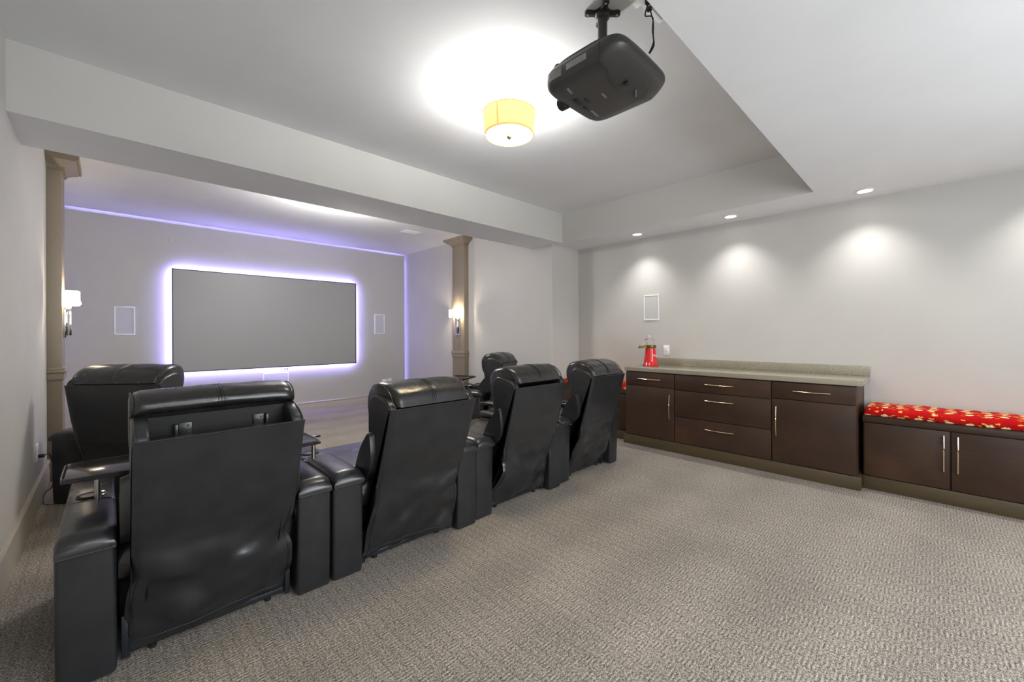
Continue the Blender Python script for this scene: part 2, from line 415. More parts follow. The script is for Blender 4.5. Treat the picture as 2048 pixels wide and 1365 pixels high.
wall_box('wall_outlet', 'small outlet with dark socket beside the blank plate on the screen wall', 'outlet', (3.70, YP, .35), 0, .07, .11, 'outlet')
wall_box('wall_outlet', 'electrical outlet low on the left wall with a black plug', 'outlet', (XL, 4.46, .385), PI/2, .075, .12, 'outlet')
t = thing('motion_sensor', 'tiny grey square sensor high on the screen wall', 'sensor', (.582, YP, 2.47))
obj('housing', box(-.014, .014, -.012, 0, -.014, .014, .002), M_grille, t)
t = thing('ceiling_vent', 'faint white vent plate in the ceiling before the screen wall', 'vent', (3.22, 5.44, ZC))
obj('frame', box(-.14, .14, -.1, .1, -.004, 0, .001), M_ceil, t)
for k in range(5): obj('slat', box(-.12, .12, -.08 + k * .035, -.06 + k * .035, -.007, -.003), M_ceil, t)

# plug and cord by the left wall
t = thing('power_cord', 'black power cord looping from the left wall outlet to the carpet', 'cord', (XL, 4.46, .36))
obj('plug', box(.008, .04, -.012, .012, -.012, .012, .003), M_plast, t)
obj('wire', tube(smooth_curve([(.04, 0, 0), (.06, .02, 0), (.075, .06, -.1), (.07, .10, -.25), (.03, .16, -.31), (.028, .05, -.34), (.05, -.02, -.352), (.10, 0, -.353), (.14, .10, -.353)], 8), .0035), M_plast, t)

# ------------------------------------------------------------------ drum ceiling lamp
lx, ly = 1.816, 1.88
t = thing('ceiling_lamp', 'round cream drum ceiling lamp glowing yellow, in the tray ceiling', 'ceiling lamp', (lx, ly, ZC))
obj('canopy', lathe([(0, 0), (.066, 0), (.066, -.012), (.058, -.02), (0, -.02)], seg=40), M_white, t)
obj('stem', lathe([(.009, -.02), (.009, -.09), (.016, -.095), (.016, -.105), (.006, -.11), (.006, -.262), (.0, -.262)], seg=16), M_chrome, t)
n = 48
def dring(r, z): return [(r * math.cos(2*PI*i/n), r * math.sin(2*PI*i/n), z) for i in range(n)]
sh = obj('shade', loft([dring(.166, -.095), dring(.153, -.235), dring(.150, -.235), dring(.163, -.095), dring(.166, -.095)], close=False), M_shade, t)
obj('trim_ring', loft([dring(.1675, -.093), dring(.1675, -.099), dring(.164, -.099), dring(.164, -.093), dring(.1675, -.093)], close=False), M_shtrim, sh)
obj('trim_ring', loft([dring(.1555, -.226), dring(.1545, -.237), dring(.150, -.237), dring(.151, -.226), dring(.1555, -.226)], close=False), M_shtrim, sh)
a0 = math.radians(200)
b = bmesh.new()
vs = []
for a in (a0 - .035, a0 + .035):
    for r, z in ((.1675, -.099), (.1550, -.232)): vs.append(b.verts.new((r * math.cos(a), r * math.sin(a), z)))
    for r, z in ((.166, -.099), (.1535, -.232)): vs.append(b.verts.new((r * math.cos(a), r * math.sin(a), z)))
for q in ((0, 1, 5, 4), (2, 6, 7, 3), (0, 2, 3, 1), (4, 5, 7, 6), (0, 4, 6, 2), (1, 3, 7, 5)): b.faces.new([vs[i] for i in q])
bmesh.ops.recalc_face_normals(b, faces=b.faces[:]); obj('seam_band', b, M_shtrim, sh)
obj('diffuser', lathe([(.149, -.226), (.149, -.231), (.10, -.236), (0, -.238)], seg=40), M_diff, t)
obj('finial', lathe([(.006, -.236), (.017, -.240), (.015, -.250), (.005, -.258), (0, -.259)], seg=20), M_brass, t)
for o_ in t.children:
    if o_.name.split('.')[0] in ('shade', 'diffuser', 'finial'): o_.location.z = -.026
for k in (0, 1):
    light('lamp_bulb', 'POINT', (lx + (-.06, .06)[k], ly, ZC - .108), 21, (.97, .985, 1), shadow_soft_size=.04)

light('lamp_bulb_lower', 'SPOT', (lx, ly, ZC - .29), 26, (1, .72, .30), spot_size=math.radians(168), spot_blend=.4, shadow_soft_size=.12)

# ------------------------------------------------------------------ recessed downlights
for i, (x, y, lab) in enumerate([(4.385, 2.41, 'round recessed downlight farthest along the right soffit, above the popcorn maker'), (4.385, 1.405, 'round recessed downlight in the middle of the right soffit'),
        (4.385, .394, 'round recessed downlight nearest the camera in the right soffit'), (4.385, -.62, None), (4.385, -1.63, None)]):
    if lab:
        t = thing('recessed_downlight', lab, 'downlight', (x, y, ZS), 0, 'downlights in the right soffit')
        obj('trim_ring', lathe([(.062, 0), (.062, -.004), (.050, -.006), (.047, -.001), (.047, 0)], seg=32, close=False), M_white, t)
        obj('lens', lathe([(0, -.0015), (.047, -.0015), (.047, -.0005), (0, -.0005)], seg=32), M_lens, t)
    light('downlight_beam', 'SPOT', (x, y, ZS - .02), 27, (1, .98, .95), (0, 0, 0), spot_size=math.radians(106), spot_blend=1.0, shadow_soft_size=.045)

# ------------------------------------------------------------------ projector hanging from the tray ceiling
px, py = 1.725, 1.10
t = thing('projector', 'dark grey projector hanging upside down from the tray ceiling', 'projector', (px, py, ZC))
def sup(ax0, ax1, ay0, ay1, e_, n=64):
    cx_, cy_ = (ax0 + ax1) / 2, (ay0 + ay1) / 2; out = []
    for i in range(n):
        a = 2 * PI * i / n; c_, s_ = math.cos(a), math.sin(a)
        out.append((cx_ + (ax1 - ax0) / 2 * math.copysign(abs(c_) ** e_, c_), cy_ + (ay1 - ay0) / 2 * math.copysign(abs(s_) ** e_, s_)))
    return out
X0, X1, Y0, Y1 = 1.512 - px, 1.988 - px, .905 - py, 1.348 - py
secs = []
for ins, z, wd in ((.075, -.322, 1), (.030, -.320, 1), (.014, -.314, 1), (.004, -.300, .9), (0, -.280, .5), (0, -.245, 0), (.006, -.236, 0), (.010, -.2355, 0), (.014, -.222, 0), (.045, -.207, 0), (.11, -.202, 0)):
    sec = []
    for (x, y) in sup(X0 + ins, X1 - ins, Y0 + ins, Y1 - ins, .32):
        zz = z + wd * max(0, (1.005 - py) - y) * .42
        sec.append((x, y, zz))
    secs.append(sec)
body = obj('body', loft(secs), M_proj, t, True, 50)
obj('pole', lathe([(.022, -.222), (.022, -.04), (.030, -.035), (.030, -.012), (0, -.012)], (1.667 - px, 1.09 - py, 0), 24), M_proj, t)
b = lathe([(.034, 0), (.034, -.016), (.024, -.022), (0, -.022)], (1.667 - px, 1.09 - py, 0), 24)
for k in range(4):
    a = math.radians(-44 + 90 * k); mtx = Matrix.Translation((1.667 - px, 1.09 - py, 0)) @ Matrix.Rotation(a, 4, 'Z')
    q = prism([(0, -.026), (.045, -.013), (.072, -.016), (.082, -.010), (.084, 0), (.082, .010), (.072, .016), (.045, .013), (0, .026)], -.016, 0, 'z', .002)
    q.transform(mtx); merge(b, q)
mt = obj('ceiling_bracket', b, M_projd, t)
for k in range(4):
    a = math.radians(-44 + 90 * k)
    obj('screw', lathe([(.006, -.016), (.005, -.019), (0, -.020)], (1.667 - px + .068 * math.cos(a), 1.09 - py + .068 * math.sin(a), 0), 10), M_steel, mt)
obj('top_cover', loft([[(x, y, z) for x, y in sup(X0 + i_, X1 - i_, Y0 + i_, Y1 - i_, .5)] for i_, z in ((.02, -.228), (.024, -.206), (.04, -.196), (.10, -.190))]), M_projd, t)
obj('foot', lathe([(.02, -.225), (.02, -.195), (.014, -.185), (0, -.184)], (1.575 - px, 1.285 - py, 0), 16), M_projd, t)
obj('foot', lathe([(.02, -.22), (.02, -.195), (.014, -.185), (0, -.184)], (1.73 - px, 1.035 - py, 0), 16), M_projd, t)
b = lathe([(.034, 0), (.034, .035), (.028, .042), (.024, .04), (.024, .02), (0, .015)], seg=32)
b.transform(Matrix.Translation((1.70 - px, Y1 - .015, -.296)) @ Matrix.Rotation(-PI/2, 4, 'X'))
obj('lens', b, M_projd, t)
# rear cover seam on the underside, then slots, labels and screws
obj('seam', tube(smooth_curve([(X0 - .0005, 1.005 - py, -.240), (X0 - .0005, 1.005 - py, -.285), (X0 + .02, 1.01 - py, -.3195), (1.60 - px, 1.02 - py, -.3225), (1.70 - px, 1.055 - py, -.3225), (1.76 - px, 1.06 - py, -.3225)], 5), .0014, 6), M_projd, body)
obj('latch', box(1.735 - px, 1.765 - px, 1.0 - py, 1.022 - py, -.326, -.316, .001), M_projd, body)
for (x, y, a, sx_, sy_) in ((1.735, 1.222, .1, .05, .014), (1.79, 1.27, .1, .05, .012), (1.71, 1.262, .1, .072, .026)):
    b = box(-sx_/2, sx_/2, -sy_/2, sy_/2, -.0035, .0035, .001); b.transform(Matrix.Translation((x - px, y - py, -.3225)) @ Matrix.Rotation(a, 4, 'Z')); obj('slot', b, M_projd, body)
for (x, y, a, sx_, sy_) in ((1.86, 1.268, .1, .075, .012), (1.60, 1.235, .2, .05, .012), (1.755, 1.14, .15, .045, .01), (1.85, 1.02, .5, .06, .006)):
    b = box(-sx_/2, sx_/2, -sy_/2, sy_/2, -.0008, .0008); b.transform(Matrix.Translation((x - px, y - py, -.3226)) @ Matrix.Rotation(a, 4, 'Z')); obj('marking', b, M_lbl, body, False)
def side_label(y0, y1, z0, z1, m, off, par):
    """thin label that follows the rounded left side of the shell"""
    hx, hy_, cx_, cy_ = (X1 - X0) / 2, (Y1 - Y0) / 2, (X0 + X1) / 2, (Y0 + Y1) / 2
    secs = []
    for i in range(9):
        y = y0 + (y1 - y0) * i / 8 - py; q = min(.999, abs(y - cy_) / hy_)
        x = cx_ - hx * (1 - q ** (2 / .32)) ** .16
        secs.append([(x - off, y, z0), (x - off, y, z1), (x + .002, y, z1), (x + .002, y, z0)])
    return obj('label_plate' if par is body else 'print_line', loft(secs), m, par, False)
lb = side_label(1.215, 1.292, -.292, -.252, M_lbl, .0012, body)
for k in range(4): side_label(1.22, 1.282 - .01 * (k % 2), -.288 + k * .009, -.2855 + k * .009, M_lbl2, .0018, lb)
lb = side_label(1.075, 1.185, -.283, -.256, M_lbl2, .0012, body)
for k in range(3): side_label(1.08, 1.175 - .02 * (k % 2), -.280 + k * .008, -.2775 + k * .008, M_lbl, .0018, lb)
for o_ in t.children:
    if not o_.name.startswith(('pole', 'ceiling_bracket')): o_.location.z = -.017
t = thing('projector_cable', 'black cables hanging from the ceiling socket down behind the projector', 'cable', (1.80, .90, ZC))
pts = {'a': [(1292, 0), (1291, 14), (1284, 46), (1300, 37), (1306, 42), (1303, 60), (1297, 85), (1295, 110)], 'b': [(1299, 20), (1302, 36), (1304, 48), (1300, 75), (1300, 95), (1298, 112)]}
CAB = {'a': [(1.745, .90, 2.735), (1.744, .90, 2.71), (1.735, .91, 2.655), (1.778, .905, 2.672), (1.79, .90, 2.664), (1.787, .90, 2.634), (1.775, .895, 2.595), (1.772, .89, 2.54), (1.77, .91, 2.50)],
       'b': [(1.79, .92, 2.735), (1.787, .905, 2.68), (1.79, .9, 2.655), (1.783, .895, 2.61), (1.782, .895, 2.575), (1.778, .89, 2.53), (1.775, .91, 2.50)]}
for q in CAB.values(): obj('wire', tube(smooth_curve([(x - 1.80, y - .90, z - ZC) for x, y, z in q], 6), .0032), M_plast, t)
obj('plug', box(-.066, -.044, -.012, .012, -.03, 0, .003), M_plast, t)
obj('plug', box(-.02, .0, .008, .03, -.025, 0, .003), M_plast, t)
t = thing('ceiling_outlet', 'white square outlet plate on the tray ceiling behind the projector', 'outlet', (1.70, .915, ZC), 0)
obj('cover_plate', box(-.06, .06, -.05, .05, -.006, 0, .002), M_white, t); obj('socket', box(-.02, .02, -.03, .03, -.008, 0, .002), M_white, t)
t = thing('ceiling_outlet', 'white recessed cable box on the tray ceiling beside the soffit edge', 'outlet', (1.845, .885, ZC), 0)
obj('frame', box(-.075, .075, -.05, .05, -.010, 0, .003), M_white, t); obj('opening', box(-.055, .055, -.022, .028, -.012, -.002), M_grille, t, False)

# ------------------------------------------------------------------ cabinetry along the right wall
def arc_handle(name, p0, p1, out, parent):
    """bow handle from p0 to p1 that stands out along -x"""
    p0 = Vector(p0); p1 = Vector(p1); pts = []
    for i in range(13):
        t_ = i / 12; q = p0.lerp(p1, t_); q.x -= .010 + out * math.sin(PI * t_); pts.append(q)
    d = (p1 - p0).normalized() * .008
    b = tube([p0 - d + Vector((-.008, 0, 0))] + pts + [p1 + d + Vector((-.008, 0, 0))], .0045, 8)
    for p in (p0, p1): merge(b, tube([p + Vector((.002, 0, 0)), p + Vector((-.012, 0, 0))], .0042, 8))
    return obj(name, b, M_brass, parent)
CX, BX = 4.13, 4.235      # front planes of counter cabinets and benches
G = .003
def front(kind, t, x, y0, y1, z0, z1):
    b = box(x - .019, x, y0 + G, y1 - G, z0 + G, z1 - G, .0015); return obj(kind, b, M_wood, t)
def cab(label, y0, y1):
    t = thing('base_cabinet', label, 'cabinet', (0, 0, 0), 0, 'espresso base cabinets under the countertop')
    t.location = (CX, (y0 + y1) / 2, 0)
    return t, (y0 + y1) / 2
def carcass(t, x, y0, y1, z1, depth_to=XR):
    o = obj('body', box(x + .001, depth_to - .002, y0, y1, .105, z1, .001), M_wood, t)
    return o
cabs = [('espresso cabinet under the popcorn maker, one drawer over a door', 1.855, 2.405), ('espresso cabinet with three stacked drawers in the middle of the row', .995, 1.853), ('espresso cabinet beside the bench, one drawer over a wide door', .425, .993)]
for i, (lab, y0, y1) in enumerate(cabs):
    t, ym = cab(lab, y0, y1); h = (y1 - y0) / 2
    carcass(t, 0, -h + .0005, h - .0005, .803, XR - CX)
    def hh(dr, z, ln=.118): arc_handle('handle', (-.019, -ln, z), (-.019, ln, z), .014, dr)
    if i == 1:
        for z0, z1, hz in ((.640, .797, .722), (.374, .640, .566), (.108, .374, .288)): hh(front('drawer', t, 0, -h, h, z0, z1), hz)
    else:
        hh(front('drawer', t, 0, -h, h, .652, .797), .727)
        d = front('door', t, 0, -h, h, .108, .652)
        yy = -h + .048 if i == 0 else h - .035
        arc_handle('handle', (-.019, yy, .575), (-.019, yy, .34), .014, d)
t = thing('cabinet_plinth', 'olive brown plinth board under the counter cabinets', 'plinth', (4.112, 1.415, 0))
obj('board', box(0, .45, -1.014, 1.02, 0, .104, .002), M_kick, t)
t = thing('countertop', 'speckled beige stone countertop with backsplash on the right wall', 'countertop', (4.10, .385, .805))
obj('slab', box(0, .528, .0, 2.03, .0, .042, .003), M_stone, t)
obj('backsplash', box(.507, .528, .0, 2.03, .042, .125, .002), M_stone, t)

def bench(y0, y1, lab, cush_lab, doors, name='bench_cabinet'):
    ym = (y0 + y1) / 2; h = (y1 - y0) / 2
    t = thing(name, lab, 'bench', (BX, ym, 0))
    obj('body', box(.001, XR - BX - .002, -h, h, .105, .522, .001), M_wood, t)
    obj('seat_board', box(-.028, XR - BX - .002, -h, h, .524, .566, .004), M_wood, t)
    obj('edge_lip', box(-.028, -.016, -h, h, .5665, .572, .0015), M_wood, t)
    obj('plinth_board', box(-.012, .3, -h, h, 0, .102, .002), M_kick, t)
    for a, b_, hy_ in doors:
        d = front('door', t, 0, a - ym, b_ - ym, .106, .520)
        arc_handle('handle', (-.019, hy_ - ym, .478), (-.019, hy_ - ym, .242), .012, d)
    # cushion
    L_ = 2 * h - .012; D_ = XR - BX - .012; n = 60; secs = []
    rnd = random.Random(int(y0 * 100))
    for i in range(n + 1):
        u = i / n; y = -L_ / 2 + L_ * u; e = min(u, 1 - u) * L_
        k = 1 if e > .035 else math.sqrt(max(.0, 1 - (1 - e / .035) ** 2)) * .45 + .55
        wv = .0035 * noise.noise(Vector((u * 14, y0, 0))) + .003 * noise.noise(Vector((u * 40, 3, y0)))
        hgt = (.064 + wv) * k; x0_ = .0 + wv * 1.2
        sec = [(x0_ + .004, 0), (x0_ - .004, .018 * k), (x0_, hgt - .018), (x0_ + .02, hgt - .003), (D_ * .35, hgt + .004 + wv), (D_ * .7, hgt + .003 - wv), (D_ - .02, hgt - .004), (D_, hgt - .018), (D_, 0)]
        secs.append([(a, y, b2) for a, b2 in sec])
    c = thing('bench_cushion', cush_lab, 'cushion', (BX - .004, ym, .5735))
    obj('pad', loft(secs), M_cush, c, True, 60)
bench(-.56, .398, 'low espresso bench cabinet with two doors at the right edge', 'long red printed cushion on the low bench beside the counter', [(-.072, .392, -.040), (-.55, -.076, -.108)])
bench(2.44, 3.40, 'low espresso bench cabinet mostly hidden behind the recliners, left of the counter', 'red printed cushion on the bench left of the counter', [(2.45, 2.92, 2.88), (2.924, 3.39, 2.96)])

# ------------------------------------------------------------------ popcorn maker
t = thing('popcorn_maker', 'small red popcorn maker with clear top standing on the countertop', 'popcorn maker', (4.405, 2.262, .848), math.radians(136))
obj('body', lathe([(0, 0), (.082, 0), (.086, .006), (.084, .016), (.076, .03), (.070, .07), (.062, .13), (.056, .185), (.054, .20), (0, .20)], seg=40), M_red, t)
b = lathe([(.05, .20), (.060, .20), (.063, .206), (.063, .232), (.056, .236), (0, .236)], seg=32)
obj('collar', b, M_gold, t)
b = prism([(-.032, .205), (.032, .205), (.036, .232), (-.036, .232)], .04, .13, 'x', .003)
for v in b.verts:
    if v.co.x > .09: v.co.z -= .006; v.co.y *= .8
ob = obj('spout', b, M_gold, t)
b = bmesh.new()
n = 24
secs = []
for r, z in ((.055, .236), (.057, .27), (.052, .30), (.036, .318), (.012, .324)): secs.append([(r * math.cos(2*PI*i/n) + .012, r * math.sin(2*PI*i/n), z) for i in range(n)])
b.free(); obj('clear_dome', loft(secs), M_glass, t)
obj('clear_hood', loft([[(.04, -.04, .237), (.04, .04, .237), (.04, .036, .30), (.04, -.036, .30)], [(.125, -.032, .237), (.125, .032, .237), (.11, .026, .262), (.11, -.026, .262)]]), M_glass, t)
obj('cap_knob', lathe([(.006, .324), (.009, .334), (.007, .342), (0, .344)], (.012, 0, 0), 12), M_white, t)
cu = bpy.data.curves.new('lettering', 'FONT'); cu.body = 'Popcorn'; cu.size = .034; cu.align_x = 'CENTER'; cu.extrude = .0006
to = bpy.data.objects.new('lettering_source', cu); C.objects.link(to)
bpy.context.view_layer.update()
me = bpy.data.meshes.new_from_object(to.evaluated_get(bpy.context.evaluated_depsgraph_get())); bpy.data.objects.remove(to)
bt = bmesh.new(); bt.from_mesh(me)
for v in bt.verts:   # wrap round the cone
    z = .108 + v.co.y; r = .0715 - (z - .07) * .133; a = math.radians(150) + v.co.x / r
    v.co = Vector(((r + v.co.z) * math.cos(a), (r + v.co.z) * math.sin(a), z))
obj('lettering', bt, M_cream, t, False)

# ------------------------------------------------------------------ recliners
WING = [(-.238, .835), (-.237, .862), (-.226, .884), (-.200, .902), (-.165, .915), (-.12, .925), (-.075, .926), (-.038, .905), (-.014, .87), (-.004, .81), (.002, .73), (-.006, .66), (-.028, .58), (-.042, .50), (-.030, .38), (.03, .24), (.10, .12), (.13, .12), (.095, .07), (.065, .12), (.01, .27), (-.040, .42), (-.088, .52), (-.150, .645)]
def back_path(v):
    """rear surface of the back from top (v=0) to hem (v=1): (y, z)"""
    pts = [(-.252, .862), (-.205, .745), (-.155, .62), (-.10, .505), (-.065, .43), (-.035, .33), (-.005, .23), (.03, .13), (.068, .035)]
    f = v * (len(pts) - 1); i = min(int(f), len(pts) - 2); k = f - i
    return (pts[i][0] * (1 - k) + pts[i + 1][0] * k, pts[i][1] * (1 - k) + pts[i + 1][1] * k)
def recliner(label, x, y, rotz=0, seed=0, head='down', tray=-1, swing=0, sx=1.0, wide_l=.155, wide_r=.155, right_arm=True, share_r=False, bw=.265, fold=1.0, half=.455, lean=.028, zs=1.0, group=None):
    t = thing('theater_recliner', label, 'recliner', (x, y, 0), rotz, group)
    t.scale = (sx, 1, 1)
    nv = Vector((seed * 7.3, seed * 3.1, 0))
    sw = half - wide_l - .003
    hemw = bw + .018
    def LN(y, z): return (y + lean * max(0, (z - .46) / .4), z if z < .46 else .46 + (z - .46) * zs)
    WG = [LN(*q) for q in closed_curve(WING, 5)]
    # arms
    for s, wd in ((-1, wide_l), (1, wide_r)):
        xo = s * half; xi = xo - s * wd; a, b_ = min(xo, xi) + .001, max(xo, xi) - .001
        n = 10
        bmx = prism([(.012, .005), (.84, .005), (.86, .03), (.86, .40), (.84, .455), (.0, .463), (.004, .2)], a, b_, 'x', .016, 3)
        arm = obj('armrest', bmx, M_lea, t)
        # padded storage lid
        m_ = (a + b_) / 2; hwid = (b_ - a) / 2 + .001; secs = []
        N_ = 14
        for i in range(N_ + 1):
            u = i / N_; yy = -.014 + .475 * u; e = min(u, 1 - u) * .475
            k = math.sqrt(max(0, 1 - (1 - min(e, .022) / .022) ** 2))
            h_ = .036 + .026 * k + .004 * math.sin(PI * u); ww = hwid * (.97 + .03 * k)
            q = [(-ww, .0), (-ww - .001, h_ * .3), (-ww + .002, h_ * .62), (-ww + .012, h_ * .88), (-ww * .55, h_ * 1.0), (0, h_ * 1.03), (ww * .55, h_ * 1.0), (ww - .012, h_ * .88), (ww - .002, h_ * .62), (ww + .001, h_ * .3), (ww, .0)]
            secs.append([(m_ + p, yy, .466 + z) for p, z in q])
        lid = obj('armrest_lid', loft(secs), M_lid, t, True, 60)
        obj('piping', tube([(a + .004, -.014, .4665), (b_ - .004, -.014, .4665)], .0028, 6), M_thread, lid)
        # cup-holder block in front of the lid
        ch = obj('cup_holder_block', box(a, b_, .468, .86, .455, .508, .018, 3), M_lea2, t)
        obj('cup_ring', lathe([(.034, .505), (.048, .507), (.050, .512), (.046, .515), (.036, .514), (.034, .505)], (m_, .56, 0), 28, close=False), M_gloss, ch)
        obj('cup_well', lathe([(.036, .512), (.034, .509), (0, .509)], (m_, .56, 0), 24), M_plast, ch)
    # tray table on a post
    if tray:
        s = tray; tx = s * (half - wide_l * .5)
        tr = box(-.22, .22, -.15, .15, -.006, .006, .004)
        rim = loft([[(q[0] * k1, q[1] * k2, z) for q in sup(-.22, .22, -.15, .15, .18, 48)] for k1, k2, z in ((1.0, 1.0, -.008), (1.01, 1.01, .008), (.985, .98, .011), (.96, .945, .006), (.955, .935, -.004), (.98, .97, -.008), (1.0, 1.0, -.008))], close=False)
        cxo, cyo = (.22, .0) if not swing else (-.20 - .02, -.03)
        if not swing: cx_ = -half - .0 + .22; cy_ = .415
        else: cx_ = -half - .21; cy_ = .335
        tr.transform(Matrix.Translation((cx_, cy_, .655))); rim.transform(Matrix.Translation((cx_, cy_, .655)))
        to_ = obj('tray_table', tr, M_gloss, t); obj('tray_rim', rim, M_gloss, to_)
        px_ = -half + .10 if not swing else -half + .03
        obj('tray_post', lathe([(.011, .512), (.011, .648)], (px_, .42 if not swing else .36, 0), 16), M_steel, t)
        obj('tray_socket', lathe([(.040, .509), (.038, .515), (.012, .517)], (px_, .42 if not swing else .40, 0), 24), M_plast, t)
        obj('tray_bracket', box(px_ - .05, px_ + .05, .39, .43, .636, .648, .003), M_plast, t)
    # base mechanism, seat, footrest
    bw0 = bw; bw = hemw
    b = box(-bw, bw, .075, .10, .018, .040, .002); box(-bw - .008, -bw + .018, .06, .11, .01, .17, .003, bm=b); box(bw - .018, bw + .004, .06, .11, .01, .17, .003, bm=b)
    box(-bw, -bw + .03, .10, .80, .01, .035, .002, bm=b); box(bw - .03, bw, .10, .80, .01, .035, .002, bm=b)
    obj('frame_rail', b, M_rail, t); bw = bw0
    for xx in (-.2, .2): obj('foot', lathe([(0, 0), (.014, 0), (.014, .012), (.008, .018), (0, .018)], (xx, .09, 0), 12), M_plast, t)
    obj('seat_base', box(-sw, sw, .16, .84, .07, .31, .015), M_black, t)
    secs = []
    for i in range(17):
        u = i / 16; xx = -sw + 2 * sw * u; e = min(u, 1 - u) * 2 * sw; k = math.sqrt(max(0, 1 - (1 - min(e, .05) / .05) ** 2))
        h_ = .10 + .05 * k
        secs.append([(xx, p, .315 + z) for p, z in ((.06, 0), (.05, .5 * h_), (.08, .95 * h_), (.3, h_), (.6, h_ * .98), (.80, h_ * .93), (.87, h_ * .6), (.88, h_ * .1), (.86, 0))])
    obj('seat', loft(secs), M_lid, t, True, 60)
    obj('footrest', box(-sw, sw, .845, .90, .07, .40, .022, 3), M_lea, t)
    # back: wings, cushion, lumbar, cover, headrest
    for s in (-1, 1):
        wg = obj('side_wing', prism(WG, min(s * (bw + .003), s * (bw - .045)), max(s * (bw + .003), s * (bw - .045)), 'x', .013, 4), M_lea, t, True, 70)
        obj('piping', tube([(s * (bw - .006), p + (-.001), q + .001) for p, q in WG[:50]], .0026, 6), M_thread, wg)
    iw = bw - .046
    obj('back_cushion', prism([LN(*q) for q in [(-.243, .845), (-.20, .852), (-.06, .85), (-.02, .80), (.02, .6), (.09, .45), (.12, .30), (.05, .26), (-.045, .45), (-.12, .60)]], -iw, iw, 'x', .004), M_lea, t)
    secs = []
    LW = sw - .004
    for i in range(21):
        u = i / 20; xx = -LW + 2 * LW * u; e = min(u, 1 - u) * 2 * LW; k = .95 + .05 * math.sqrt(max(0, 1 - (1 - min(e, .07) / .07) ** 2))
        secs.append([(xx, .04 + (p - .04) * k, .50 + (z - .50) * (k if z > .5 else 1)) for p, z in closed_curve([(-.060, .54), (-.064, .67), (-.042, .722), (-.005, .70), (.065, .62), (.125, .51), (.135, .46), (.04, .45)], 3)])
    obj('lumbar_cushion', loft(secs), M_lea, t, True, 60)
    # rear cover with folds
    nu, nvv = 30, 46
    rows = []
    for j in range(nvv + 1):
        v = j / nvv; py_, pz_ = LN(*back_path(v)); row = []
        kz = max(0, min(1, (v - .45) / .2))
        for i in range(nu + 1):
            u = i / nu * 2 - 1
            xw = bw + .001 + .018 * max(0, (v - .55) / .45)
            if v > .5:
                pin = math.exp(-((v - .60) / .07) ** 2) * .014 * (1 if u < 0 else 1.6) - .006 * kz
                xw -= pin * abs(u) * fold
            xx = u * xw
            d = 0
            if v > .40:
                q = Vector((xx * 3.4 + v * 2.6, v * 4.2 - xx * 2.0, 0)) + nv
                d += noise.noise(q) * .060 * kz * fold
                q2 = Vector((xx * 7 + v * 9, v * 5 - xx * 9, 5)) + nv
                d += noise.noise(q2) * .016 * kz * fold
                # drag folds that run from the knee corners
                for sgn in (-1, 1):
                    c_ = (v - .52) - .20 * (1 - sgn * u)
                    d += -.022 * fold * math.exp(-(c_ / .055) ** 2) * max(0, 1 - abs(u - sgn) / 1.5) * kz * (1 if sgn == (1 if seed % 3 else -1) else .3)
                d -= .012 * math.sin(PI * min(1, (v - .40) / .6)) * (1 - u * u)
            else:
                d -= .004 * (1 - u ** 4) * math.sin(PI * v / .5)
            edge = max(0, abs(u) - .93) / .07
            row.append(Vector((xx, py_ - .004 + d + .008 * edge * edge, pz_)))
        rows.append(row)
    b = bmesh.new()
    F_ = [[b.verts.new(p) for p in r_] for r_ in rows]; K_ = [[b.verts.new(p + Vector((0, .006 + .028 * max(0, min(1, (.62 - j / nvv) / .08)), 0))) for p in r_] for j, r_ in enumerate(rows)]
    for j in range(nvv):
        for i in range(nu):
            b.faces.new((F_[j][i], F_[j + 1][i], F_[j + 1][i + 1], F_[j][i + 1])); b.faces.new((K_[j][i], K_[j][i + 1], K_[j + 1][i + 1], K_[j + 1][i]))
    for j in range(nvv):
        b.faces.new((F_[j][0], K_[j][0], K_[j + 1][0], F_[j + 1][0])); b.faces.new((F_[j][nu], F_[j + 1][nu], K_[j + 1][nu], K_[j][nu]))
    for i in range(nu):
        b.faces.new((F_[0][i], F_[0][i + 1], K_[0][i + 1], K_[0][i])); b.faces.new((F_[nvv][i], K_[nvv][i], K_[nvv][i + 1], F_[nvv][i + 1]))
    bmesh.ops.recalc_face_normals(b, faces=b.faces[:])
    cov = obj('back_cover', b, M_lea, t, True, 60)
    # stitched hem and side seams
    off = Vector((0, -.0012, 0))
    obj('top_piping', tube([tuple(rows[0][i] + Vector((0, .001, .001))) for i in range(nu + 1)], .0032, 6), M_thread, cov)
    for i in (1, nu - 1): obj('stitching', tube([tuple(rows[j][i] + off) for j in range(20, nvv + 1)], .0012, 5), M_thread, cov)
    obj('stitching', tube([tuple(rows[nvv - 2][i] + off) for i in range(nu + 1)], .0013, 5), M_thread, cov)
    # headrest
    if head == 'up':
        hs = [(-.082, .80), (-.082, .86), (-.084, .925), (-.108, .932), (-.122, .952), (-.112, .982), (-.07, 1.003), (-.01, 1.010), (.05, .998), (.10, .962), (.125, .91), (.12, .85), (.09, .79), (.0, .77)]
        hwid = bw + .004
    else:
        o_ = .02 if head == 'ajar' else 0
        hs = [(-.236, .866 + o_), (-.240, .885 + o_), (-.226, .925 + o_), (-.185, .962 + o_ * .8), (-.13, .982 + o_ * .5), (-.07, .985), (-.01, .965), (.03, .915), (.042, .85), (.034, .78), (.01, .72), (-.03, .76), (-.06, .84), (-.14, .86)]
        hwid = bw - .020
    hs = [LN(*q) for q in hs]
    cc = closed_curve(hs, 3)
    cyc = sum(p[0] for p in cc) / len(cc); czc = sum(p[1] for p in cc) / len(cc)
    secs = []; nn = 36
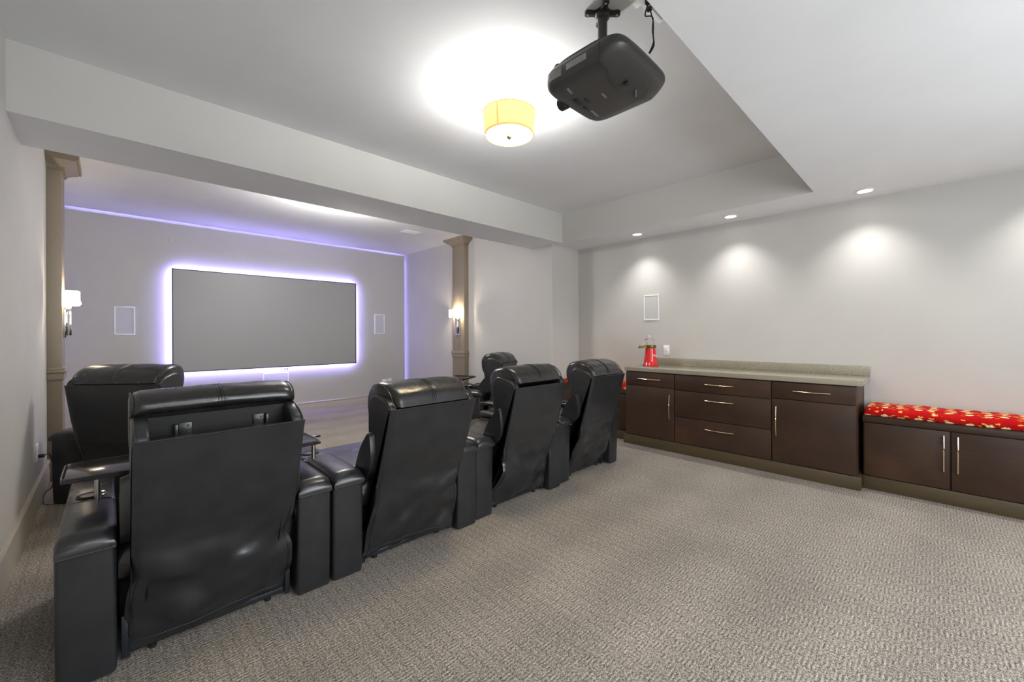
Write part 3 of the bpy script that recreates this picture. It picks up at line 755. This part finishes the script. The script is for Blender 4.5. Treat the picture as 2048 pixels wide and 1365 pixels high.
    for i in range(nn + 1):
        u = i / nn * 2 - 1; e = (1 - abs(u)) * hwid
        k = 1 - .16 * (1 - min(1, e / .035)) ** 2 - (.0 if e > .008 else .06)
        if abs(u) < .02: k -= .012
        w_ = []
        for jx, (p, z) in enumerate(cc):
            hx_ = hwid if head == 'up' else hwid - .018 + .030 * max(0, min(1, (p + .20) / .14))
            wr = .0028 * noise.noise(Vector((u * 4 + seed, p * 25, z * 25)))
            hump = .006 * (1 - u * u)
            zz = czc + (z - czc) * k; yy_ = cyc + (p - cyc) * k
            if z > .9: zz += wr + hump
            w_.append((u * hx_, yy_, zz))
        secs.append(w_)
    hr = obj('headrest', loft(secs), M_lea2, t, True, 60)
    L0 = 3 if head != 'up' else 8; L1 = 27
    for xx in (-.010, .0, .010):
        q = [(xx, p, z + .0055 + .0006) if z > .9 else (xx, p - .0008, z) for p, z in cc[L0:L1]]
        obj('stitching', tube([(a_, cyc + (b2 - cyc) * 1.004, czc + (c2 - czc) * 1.003) for a_, b2, c2 in q], .0013, 5), M_thread, hr)
    for s in (-1, 1):
        obj('piping', tube([(s * hwid * .985, cyc + (p - cyc) * .93, czc + (z - czc) * .93 + .001) for p, z in cc[:28]], .0028, 6), M_thread, hr)
    if head == 'up':
        obj('rear_panel', box(-hwid + .028, hwid - .028, -.088, -.080, .80, .922, .003), M_black, t)
        for xx in (-.115, .125):
            br = obj('hinge_bracket', box(xx - .020, xx + .020, -.096, -.088, .845, .892, .002), M_plast, t)
            bk = obj('hinge_arm', box(xx - .028 * (1 if xx < 0 else -1) - .006, xx - .028 * (1 if xx < 0 else -1) + .006, -.11, -.07, .845, .89, .003), M_plast, br)
            for dz in (.857, .88): obj('screw', lathe([(.005, 0), (.004, .002), (0, .0025)], seg=10), M_rail, br).matrix_local = Matrix.Translation((xx + .008, -.096, dz)) @ Matrix.Rotation(PI/2, 4, 'X')
    return t
GR = 'black leather recliners in the near row'
recliner('black leather recliner nearest the camera, headrest raised with hinges showing behind', .318, 2.056, 0, 1, 'up', -1, 0, group=GR, bw=.264)
recliner('black leather recliner second from the left in the near row, headrest closed', 1.235, 2.055, 0, 4, 'down', -1, 1, group=GR, bw=.265, zs=.965)
recliner('black leather recliner third from the left in the near row, headrest slightly open', 2.14, 2.080, 0, 9, 'ajar', 0, 0, group=GR, half=.438, wide_l=.15, wide_r=.145, bw=.257, lean=.06)
recliner('black leather recliner at the right end of the near row, closest to the cabinets', 3.022, 2.108, 0, 13, 'down', -1, 1, group=GR, half=.438, wide_l=.145, wide_r=.13, bw=.245, lean=.06)
GF = 'black leather recliners in the far row'
recliner('black leather recliner turned inward against the left wall in the far row', .115, 4.095, -math.radians(39), 21, 'down', -1, 0, half=.545, wide_l=.2, wide_r=.2, bw=.302, lean=.085, zs=1.03, group=GF, fold=.5)
recliner('black leather recliner turned inward by the right pilaster in the far row', 3.541, 3.958, math.radians(24), 25, 'down', -1, 0, half=.42, wide_l=.14, wide_r=.14, zs=.98, group=GF, fold=.5)
